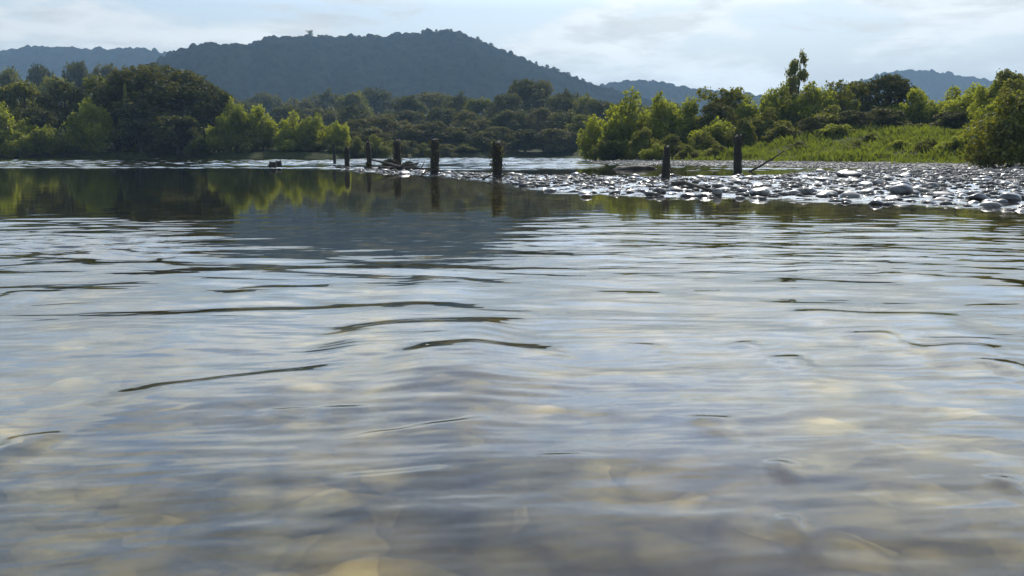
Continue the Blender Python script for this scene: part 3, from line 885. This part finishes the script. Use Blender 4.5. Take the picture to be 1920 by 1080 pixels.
RB = [
 ('willow', 1180, 168, 150, 118, 'big light green willow at the left end of the right bank', GR),
 ('willow', 1118, 218, 96, 124, 'low outer willow where the right bank meets the river', GR),
 ('willow_mid', 1150, 246, 100, 114, 'spreading low bush at the foot of the big light willow', GR),
 ('willow', 1236, 176, 110, 119, 'light willow touching the right side of the biggest willow', GR),
 ('willow', 1290, 184, 120, 118, 'duller willow left of the spiky dark tree', GR),
 ('willow_mid', 1212, 240, 90, 110, 'shadowed low bush behind the short leaning post', GR),
 ('open', 1352, 152, 120, 122, 'dark spiky tree with bare-looking branch tips against the sky', GR),
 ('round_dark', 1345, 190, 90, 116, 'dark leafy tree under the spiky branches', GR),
 ('willow', 1410, 178, 110, 120, 'green bush between the spiky tree and the tall pointed one', GR),
 ('willow', 1462, 158, 100, 122, 'light green willow left of the tall pointed tree', GR),
 ('spire', 1500, 104, 90, 128, 'tall pointed tree standing clear of the right bank skyline', GR),
 ('willow', 1525, 156, 120, 121, 'green bush at the foot of the tall pointed tree', GR),
 ('willow_mid', 1572, 150, 110, 122, 'mid-green tree right of the tall pointed tree', GR),
 ('round_mid', 1618, 148, 110, 126, 'dark tree in the middle of the right skyline', GR),
 ('round_dark', 1665, 138, 110, 124, 'darkest broad tree below the pale distant hill', GR),
 ('willow_mid', 1560, 196, 110, 112, 'green bush in front of the mid-green skyline tree', GR),
 ('round_dark', 1655, 200, 90, 110, 'dark hollow-looking bush above the grassy slope', GR),
 ('round_dark', 1600, 206, 80, 108, 'dark bush left of the hollow above the grass', GR),
 ('willow', 1722, 166, 120, 118, 'olive bush right of the darkest broad tree', GR),
 ('willow', 1780, 164, 130, 114, 'olive rounded bush under the pale hill slope', GR),
 ('round_dark', 1790, 208, 90, 106, 'small dark bush below the olive rounded bush', GR),
 ('willow', 1828, 160, 120, 108, 'green bush before the right corner thicket', GR),
 ('willow', 1862, 152, 100, 96, 'bright bush at the top of the right corner slope', GR),
 ('open', 1905, 118, 110, 96, 'tree with loose sprays high at the right picture edge', GR),
 ('round_mid', 1935, 140, 130, 90, 'green tree cut by the right picture edge', GR),
 ('willow', 1866, 192, 110, 84, 'bright green bush above the dark corner bush', GR),
 ('willow_mid', 1905, 172, 190, 63, 'large shadowy bush at the right edge over the gravel', GR),
 ('round_dark', 1968, 180, 180, 70, 'dark bush beyond the right picture edge', GR),
 ('willow', 1812, 240, 90, 80, 'low bright bush left of the shadowy corner bush', GR),
 ('willow_mid', 1742, 258, 70, 82, 'small green bush on the lower grassy slope', GR),
 ('willow_mid', 1610, 262, 70, 88, 'small tangled bush with a dark stem above the gravel beach', GR),
 ('willow_mid', 1260, 252, 80, 106, 'low bush right of the short leaning post', GR),
 ('willow_mid', 1318, 246, 80, 104, 'low bush between the two right-hand posts', GR),
 ('willow_mid', 1440, 200, 110, 116, 'dim green bush at the top of the grass behind the tall post', GR),
 ('willow_mid', 1395, 222, 80, 108, 'small bush on the grass just above the tall square post', GR),
 ('round_dark', 1525, 218, 70, 107, 'dark little bush at the grass edge below the pointed tree', GR),
 ('willow', 1345, 222, 110, 112, 'bright bush in front of the dark leafy tree under the spiky branches', GR),
 ('willow_mid', 1470, 226, 100, 110, 'wide green bush at the upper edge of the grass below the light green willow', GR),
 ('willow_mid', 1700, 226, 100, 108, 'wide green bush at the upper edge of the grass right of the dark hollow', GR),
 ('willow', 1565, 232, 90, 104, 'low bright bush on the upper grass left of the dark hollow', GR),
 ('willow_mid', 1640, 250, 60, 96, 'small rounded bush in the middle of the grassy slope', GR),
 ('willow', 1690, 262, 60, 88, 'little bright bush on the lower grassy slope', GR),
 ('willow_mid', 1500, 264, 60, 96, 'little dull bush on the grass right of the leaning branch', GR),
 ('willow', 1225, 270, 70, 102, 'low bright bush at the beach behind the short leaning post', GR),
 ('willow_mid', 1290, 272, 60, 98, 'tiny dark-footed bush at the beach between the right-hand posts', GR),
 ('willow_mid', 1345, 270, 60, 96, 'tiny bush at the beach just left of the tall square-topped post', GR),
 ('willow', 1785, 262, 80, 80, 'bright bush at the beach just left of the shadowy corner bush', GR),
 ('willow', 2010, 120, 160, 100, 'bright bush outside the right picture edge', GR),
]
for a in RB: tree(*a)
# small trees standing out on the hill crest
PCr = np.array(P_MAIN, float)
rc = random.Random(3)
for i in range(70):
    px = rc.uniform(335, 1120)
    py = float(np.interp(px, PCr[:, 0], PCr[:, 1]))
    tree('round_dark', px, py - rc.uniform(-1, 7), rc.uniform(6, 15), 1396, 'small dark tree breaking the skyline of the broad hill', 'trees on the hill crest', base=py + 7)
tree('open', 580, 54, 15, 1392, 'lone taller tree on the crest of the broad hill', 'trees on the hill crest', base=80)

# ------------------------------------------------------------------ bank grass
gg = np.random.default_rng(31)
n = 150000
gx = gg.uniform(9, 75, n); gy = gg.uniform(58, 128, n)
sd_ = poly_sd(gx, gy, LAND) + (fbm(gx * 0.22, gy * 0.22, 3) - 0.5) * 3.5
dens = smooth(7.5, 10.5, sd_ + 8 * (fbm(gx * .3, gy * .3, 8) - .5)) * (1 - smooth(42, 56, sd_))
inview = np.abs(gx / gy) < 0.66
keep = (gg.random(n) < dens * (0.35 + 0.65 * smooth(.35, .6, fbm(gx * .4, gy * .4, 77)))) & inview
gx, gy = gx[keep], gy[keep]; n = len(gx)
gz = ground(gx, gy)
hh = gg.uniform(0.25, 0.6, n) * (0.35 + 1.7 * smooth(.3, .75, fbm(gx * .35, gy * .35, 12)))
a = gg.uniform(0, 6.28, n); ln = gg.normal(0, .28, (n, 2)) * hh[:, None]
wd_ = 0.05 + 0.06 * gg.random(n)
bx, by = np.cos(a) * wd_, np.sin(a) * wd_
V = np.stack([np.stack([gx - bx, gy - by, gz - .05], 1), np.stack([gx + bx, gy + by, gz - .05], 1),
              np.stack([gx + ln[:, 0] * .5 + bx * .6, gy + ln[:, 1] * .5 + by * .6, gz + hh * .62], 1), np.stack([gx + ln[:, 0] * 1.3, gy + ln[:, 1] * 1.3, gz + hh], 1)], 1).reshape(-1, 3)
tag(link('bank_grass', mesh_from('bank_grass', V, np.arange(4 * n).reshape(-1, 4), M_GRASS, False)), 'tall bright grass covering the slope of the right bank', 'grass', kind='stuff')

# ------------------------------------------------------------------ stones
def stone_proto(seed, sub=3, flat=0.5):
    g = random.Random(seed)
    bm = bmesh.new()
    bmesh.ops.create_icosphere(bm, subdivisions=sub, radius=0.5)
    dirs = [(Vector((g.gauss(0, 1), g.gauss(0, 1), g.gauss(0, 1))).normalized(), g.uniform(.30, .44)) for _ in range(9)]
    for v in bm.verts:
        p = v.co.copy()
        for d, c in dirs:                      # worn flats
            k = p.dot(d)
            if k > c: p -= d * (k - c) * 0.75
        p.x *= 1.0; p.y *= 0.8
        p.z *= flat
        v.co = p
    me = bpy.data.meshes.new('river_stone')
    bm.to_mesh(me); bm.free()
    me.polygons.foreach_set('use_smooth', [True] * len(me.polygons))
    me.materials.append(M_STONE)
    return me
SP_ = [stone_proto(900 + i, 3, 0.42 + 0.05 * (i % 4)) for i in range(9)]
def stone(x, y, size, zoff, me, label, group=None, rot=None, mat=None, sz=None, name='river_stone'):
    o = link(name, me)
    o.location = (x, y, zoff)
    o.scale = sz or (size, size, size)
    o.rotation_euler = (rt.uniform(-.12, .12), rt.uniform(-.12, .12), rt.uniform(0, 6.28) if rot is None else rot)
    tag(o, label, 'stone', group)
    return o
special = [
 (1697, 366, 48, 22, 'largest rounded blue-grey boulder at the front edge of the stone bar'),
 (1600, 334, 50, 13, 'long grey stone behind the largest boulder'),
 (1645, 348, 26, 10, 'dark stone touching the left of the largest boulder'),
 (1905, 380, 44, 18, 'dark boulder at the waterline by the right picture edge'),
 (1838, 378, 40, 16, 'dark wet boulder left of the one at the right edge'),
 (1490, 368, 34, 13, 'dark boulder at the front edge below the tall square post'),
 (1430, 368, 42, 14, 'wide dark boulder in the front row left of the tall post foot'),
 (1346, 368, 18, 12, 'small dark upright stone beside the white glittering patch'),
 (1100, 370, 26, 6, 'lone flat dark stone in the water in front of the bar'),
 (1550, 342, 40, 10, 'low blue-grey stone left of the long grey stone'),
 (1775, 370, 40, 10, 'low dark stone right of the largest boulder'),
 (1392, 362, 30, 9, 'dark stone behind the wide front boulder'),
]
for k, (px, py, w, h, lab) in enumerate(special):
    x, y = on_water(px, py)
    s = w / F * y; hz_ = h / F * y
    me = SP_[k % 9]
    o = stone(x, y + s * .35, s, hz_ * 0.36, me, lab, 'stones of the river bar', rot=rt.uniform(-.2, .2), sz=(s * 1.05, s, hz_ * 1.5 / 0.5 * 0.62 * 1.6))
rs = np.random.default_rng(77)
placed = [(o.location.x, o.location.y, 0.35) for o in bpy.data.objects if o.name.startswith('river_stone')]
cand = []
while len(placed) < 296 + 12:
    px = rs.uniform(640, 1990); py = rs.uniform(318, 398)
    x, y = on_water(px, py)
    sdv = float(poly_sd(np.array([x]), np.array([y]), BAR)[0])
    if sdv < -0.6 or y > 66: continue
    if sdv < 0.3 and rs.random() < .35: continue
    lf = float(smooth(760, 1250, np.array(px)))
    size = rs.uniform(0.22, 0.36) + rs.random() ** 3 * 0.42 * (0.4 + 0.6 * lf)
    size *= 0.75 + 0.4 * (y / 45)
    if rs.random() > 0.75 + 0.25 * lf: continue
    if any((x - a_) ** 2 + (y - b_) ** 2 < (0.36 * (size + c_)) ** 2 for a_, b_, c_ in placed): continue
    placed.append((x, y, size))
    g0 = float(ground(np.array([x]), np.array([y]))[0])
    stone(x, y, size, max(g0, -0.04) + size * rs.uniform(-0.02, 0.12), SP_[int(rs.integers(0, 9))], 'grey wet cobble lying among the others of the stone bar', 'stones of the river bar')
# the countless smaller ones
def pebble_field(name, n, gen, seed, smin, smax, label):
    g = np.random.default_rng(seed)
    bm = bmesh.new(); bmesh.ops.create_icosphere(bm, subdivisions=1, radius=.5)
    bv = np.array([v.co[:] for v in bm.verts]); bf = np.array([[v.index for v in f.verts] for f in bm.faces]); bm.free()
    pts = gen(g, n); n = len(pts)
    s = g.uniform(smin, smax, n) * (1 + g.random(n) ** 4)
    rot = g.uniform(0, 6.28, n); c, s_ = np.cos(rot), np.sin(rot)
    fl = g.uniform(.35, .6, n); el = g.uniform(.65, 1, n)
    jit = 1 + g.normal(0, .08, (n, len(bv), 1))
    v = bv[None] * jit * s[:, None, None]
    v[:, :, 2] *= fl[:, None]; v[:, :, 1] *= el[:, None]
    vx = v[:, :, 0] * c[:, None] - v[:, :, 1] * s_[:, None]; vy = v[:, :, 0] * s_[:, None] + v[:, :, 1] * c[:, None]
    z0 = ground(pts[:, 0], pts[:, 1])
    V = np.stack([vx + pts[:, 0:1], vy + pts[:, 1:2], v[:, :, 2] + (z0 + s * fl * .28)[:, None]], -1).reshape(-1, 3)
    Fa = (bf[None] + (np.arange(n) * len(bv))[:, None, None]).reshape(-1, 3)
    tag(link(name, mesh_from(name, V, Fa, M_PEBBLE)), label, 'gravel', kind='stuff')
def gen_bar(g, n):
    x = g.uniform(-16, 44, n * 3); y = g.uniform(14, 76, n * 3)
    ok = (poly_sd(x, y, BAR) > -0.4) & (np.abs(x / y) < .66)
    xl = g.uniform(-16, 4, 9000); yl = g.uniform(30, 76, 9000)
    okl = (poly_sd(xl, yl, BAR) > -0.6)
    return np.concatenate([np.stack([x, y], 1)[ok][:n], np.stack([xl, yl], 1)[okl][:1800]])
def gen_beach(g, n):
    x = g.uniform(8, 70, n * 4); y = g.uniform(48, 112, n * 4)
    s = poly_sd(x, y, LAND)
    ok = (s > -1) & (s < 8.5) & (np.abs(x / y) < .66)
    return np.stack([x, y], 1)[ok][:n]
pebble_field('bar_gravel', 7500, gen_bar, 5, .10, .27, 'small wet cobbles filling the gaps of the stone bar')
pebble_field('beach_gravel', 5200, gen_beach, 6, .08, .22, 'pale gravel beach below the grassy right bank')
# ------------------------------------------------------------------ posts and driftwood
def post_mesh(h, w, seed, lean=0.0, broken=True):
    g = random.Random(seed)
    sides, rings = 12, 16
    V, Fc = [], []
    H0 = h + 0.6
    bulge = g.uniform(.3, .7)
    for i in range(rings):
        t = i / (rings - 1)
        z = -0.6 + H0 * t
        r = w / 2 * (0.92 + 0.16 * math.exp(-((t - bulge) / .25) ** 2)) * (1 - 0.16 * max(0, t - .8) / .2)
        ox = lean * t * H0 + 0.02 * math.sin(t * 5 + seed); oy = 0.015 * math.sin(t * 4 + seed * 2)
        for k in range(sides):
            a = 2 * math.pi * k / sides
            rr = r * (1 + 0.10 * math.sin(a * 3 + seed + t * 2) + 0.07 * math.sin(t * 23 + seed + a) + g.uniform(-.09, .09))
            zz_ = z + (g.uniform(-.35, .12) * w if i == rings - 1 and broken else 0)
            V.append((ox + rr * math.cos(a), oy + rr * math.sin(a), zz_))
    for i in range(rings - 1):
        for k in range(sides):
            a0 = i * sides + k; a1 = i * sides + (k + 1) % sides
            Fc.append((a0, a1, a1 + sides, a0 + sides))
    V.append((lean * H0, 0, h - 0.12 * w)); c = len(V) - 1
    for k in range(sides): Fc.append(((rings - 1) * sides + k, (rings - 1) * sides + (k + 1) % sides, c))
    return poly_mesh('wooden_post', V, Fc, M_POST)
def post(px, top, base, w, lean, seed, label, weeds=False):
    x, y = on_water(px, base)
    zt = at_depth(px, top, y)[2]
    o = link('wooden_post', post_mesh(zt, w / F * y, seed, lean), None, (x, y, 0))
    tag(o, label, 'post', 'row of old posts across the river')
    if weeds:
        gw = np.random.default_rng(seed)
        n_ = 130
        z_ = gw.beta(1.6, 1.3, n_) * zt
        a_ = gw.uniform(0, 6.28, n_); r_ = w / F * y * (.5 + np.abs(gw.normal(0, .22, n_)))
        c_ = np.stack([r_ * np.cos(a_) + lean * (z_ + .6), r_ * np.sin(a_), z_], 1)
        d1 = gw.normal(0, 1, (n_, 3)); d1 /= np.linalg.norm(d1, axis=1)[:, None]
        d2 = np.cross(d1, gw.normal(0, 1, (n_, 3))); d2 /= np.linalg.norm(d2, axis=1)[:, None]
        q_ = gw.uniform(.03, .08, (n_, 1))
        V_ = np.stack([c_ - d1 * q_ * 1.6, c_ + d2 * q_ * .6, c_ + d1 * q_ * 1.6, c_ - d2 * q_ * .6], 1).reshape(-1, 3)
        link('foliage', mesh_from('foliage', V_, np.arange(4 * n_).reshape(-1, 4), M_DARK, False), o)
    return o
post(627, 268, 305, 5, 0.0, 1, 'thinnest and farthest post of the row, faint against the bushes')
post(652, 275, 315, 9, -0.02, 2, 'short slim dark post just right of the faintest one')
post(695, 265, 314, 9, -0.07, 3, 'slim pale-topped post leaning left, third from the left')
post(747, 262, 318, 14, -0.03, 4, 'post rising from the heap of driftwood and stones', True)
post(814, 260, 329, 15, 0.02, 5, 'dark post standing alone between the driftwood heap and the thickest post', True)
post(932, 266, 336, 18, -0.01, 6, 'thick dark post at the left tip of the stone bar', True)
post(1245, 274, 337, 15, 0.06, 7, 'shorter post leaning right in front of the willows')
post(1382, 252, 325, 15, 0.0, 8, 'tall square-topped post in front of the bright grass')
def stick(name, pts, r, label, cat, mat=M_DRIFT, group=None, extra=()):
    paths = [(pts, [r * (1 - .5 * i / (len(pts) - 1)) for i in range(len(pts))])]
    for e_, er in extra: paths.append((e_, [er, er * .7, er * .3][:len(e_)]))
    V, Fc = tubes(paths, 8)
    o0 = Vector(pts[0])
    V = [tuple(Vector(v_) - o0) for v_ in V]
    return tag(link(name, poly_mesh(name, V, Fc, mat), None, o0), label, cat, group)
xb, yb = on_water(1402, 322)
p0 = (xb, yb, -0.05)
p3 = at_depth(1470, 283, yb + 0.3); 
pm = lambda a_, b_, t, s=0: tuple(a_[i] + (b_[i] - a_[i]) * t for i in range(3))
q1, q2 = list(pm(p0, p3, .35)), list(pm(p0, p3, .7)); q1[2] -= .06; q2[2] -= .05
stick('leaning_branch', [p0, tuple(q1), tuple(q2), p3], 0.075, 'bare dark branch leaning out of the stones right of the tall post', 'branch', M_POST)
# long driftwood limb on the front stones
a0 = on_water(1262, 352); a1 = on_water(1335, 362)
stick('driftwood_log', [(a0[0], a0[1], .16), ((a0[0] * 2 + a1[0]) / 3, (a0[1] * 2 + a1[1]) / 3, .24), ((a0[0] + 2 * a1[0]) / 3, (a0[1] + 2 * a1[1]) / 3, .15), (a1[0], a1[1], .05)], .085, 'dark driftwood limb lying on the front stones right of the short leaning post', 'driftwood')
# heap at the fourth post
hx, hy = on_water(747, 320)
g = random.Random(12)
for i in range(7):
    a_ = g.uniform(-.5, .5) + (math.pi if i % 2 else 0)
    L_ = g.uniform(1.0, 2.3)
    s0 = Vector((hx + g.uniform(-1.2, 1.6), hy + g.uniform(-1.0, .6), g.uniform(0, .25)))
    e0 = s0 + Vector((math.cos(a_) * L_, math.sin(a_) * .5, g.uniform(-.05, .55)))
    m0 = (s0 + e0) / 2 + Vector((0, 0, g.uniform(0, .15)))
    stick('driftwood_log', [s0[:], m0[:], e0[:]], g.uniform(.07, .14), 'dark driftwood piece heaped around the foot of the fourth post', 'driftwood', group='driftwood heap at the fourth post',
          extra=[([m0[:], (m0 + Vector((.2, 0, .3)))[:], (m0 + Vector((.25, .1, .5)))[:]], .04)])
for px, py, w, h in [(722, 322, 30, 12), (760, 326, 34, 12), (740, 312, 26, 14), (785, 322, 30, 8)]:
    x, y = on_water(px, py); s = w / F * y
    stone(x, y, s, .0, SP_[rt.randrange(9)], 'dark stone at the foot of the fourth post', 'stones at the fourth post', sz=(s, s * .8, h / F * y * 2.2))
for nm_, px, py, L0 in [('third post from the left', 700, 319, .9), ('left side of the tall dark post past the heap', 806, 329, .9), ('right side of the tall dark post past the heap', 822, 329, .7), ('right side of the thick middle post', 946, 337, .8), ('left side of the thick middle post', 920, 337, .7), ('short right-leaning post', 1258, 338, .8)]:
    x, y = on_water(px, py)
    a_ = g.uniform(-.6, .6)
    s0 = Vector((x - L0 / 2, y - .1, .02)); e0 = Vector((x + L0 / 2, y + a_ * .5, g.uniform(.1, .4))); m0 = (s0 + e0) / 2 + Vector((0, 0, .12))
    stick('driftwood_log', [s0[:], m0[:], e0[:]], .05, 'thin dark stick at the foot, ' + nm_, 'driftwood', group='sticks caught at the posts',
          extra=[([m0[:], (m0 + Vector((g.uniform(-.2, .2), 0, .2)))[:], (m0 + Vector((g.uniform(-.3, .3), .05, .38)))[:]], .025)])
tree('round_dark', 731, 297, 36, 64, 'low dark weedy clump on the left of the driftwood heap at the fourth post', base=320)
tree('round_dark', 766, 302, 30, 64, 'low dark weedy clump on the right of the driftwood heap at the fourth post', base=320)
tree('round_dark', 689, 304, 14, 66, 'tiny dark clump at the foot of the slim pale-topped post', base=318)
# two stumps on the left
for k, (px, base, top, w, lab) in enumerate([(510, 314, 303, 14, 'left of the two low black stumps in the open water'), (525, 312, 301, 12, 'right of the two low black stumps in the open water')]):
    x, y = on_water(px, base)
    zt = at_depth(px, top, y)[2]
    o = link('tree_stump', post_mesh(zt, w / F * y, 20 + k, 0.1 * (-1) ** k), None, (x, y, 0))
    tag(o, lab, 'stump')
# small debris by thin posts
for px, py, w, lab in [(690, 316, 12, 'small dark stump at the foot of the pale-topped post'), (640, 316, 16, 'short dark log at the foot of the short slim post')]:
    x, y = on_water(px, py); s = w / F * y
    stick('driftwood_log', [(x - s * .6, y, .02), (x, y, .16), (x + s * .6, y + .1, .1)], .13, lab, 'driftwood')
# low mound behind the bar
mx_, my_ = on_water(1195, 318)
o = link('rock_mound', stone_proto(990, 3, .5), None, (mx_, my_, 0.0))
mm_ = o.data; mm_.materials.clear(); mm_.materials.append(M_DRIFT)
co = np.zeros(len(mm_.vertices) * 3); mm_.vertices.foreach_get('co', co); co = co.reshape(-1, 3)
co *= (0.6 + 0.8 * fbm(co[:, 0] * 5, co[:, 1] * 5 + co[:, 2] * 7, 71, 4))[:, None]
mm_.vertices.foreach_set('co', co.ravel()); mm_.update()
o.scale = (3.6, 2.0, 1.7); tag(o, 'low dark rocky hump behind the stone bar below the willows', 'rock')

# ------------------------------------------------------------------ haze
def haze():
    m, t, o = new_mat('air_haze')
    pv = t.nodes.new('ShaderNodeVolumePrincipled')
    pv.inputs['Color'].default_value = (0.44, 0.68, 0.95, 1)
    pv.inputs['Density'].default_value = 0.00014
    pv.inputs['Anisotropy'].default_value = 0.2
    t.links.new(pv.outputs[0], o.inputs['Volume'])
    x0, x1, y0, y1, z0, z1 = -4200, 4200, -300, 4400, -6.5, 330
    V = [(x0, y0, z0), (x1, y0, z0), (x1, y1, z0), (x0, y1, z0), (x0, y0, z1), (x1, y0, z1), (x1, y1, z1), (x0, y1, z1)]
    Fc = [(0, 3, 2, 1), (4, 5, 6, 7), (0, 1, 5, 4), (1, 2, 6, 5), (2, 3, 7, 6), (3, 0, 4, 7)]
    tag(link('haze', poly_mesh('haze', V, Fc, m, False)), 'thin bluish haze filling the valley air', 'haze', kind='stuff')
haze()
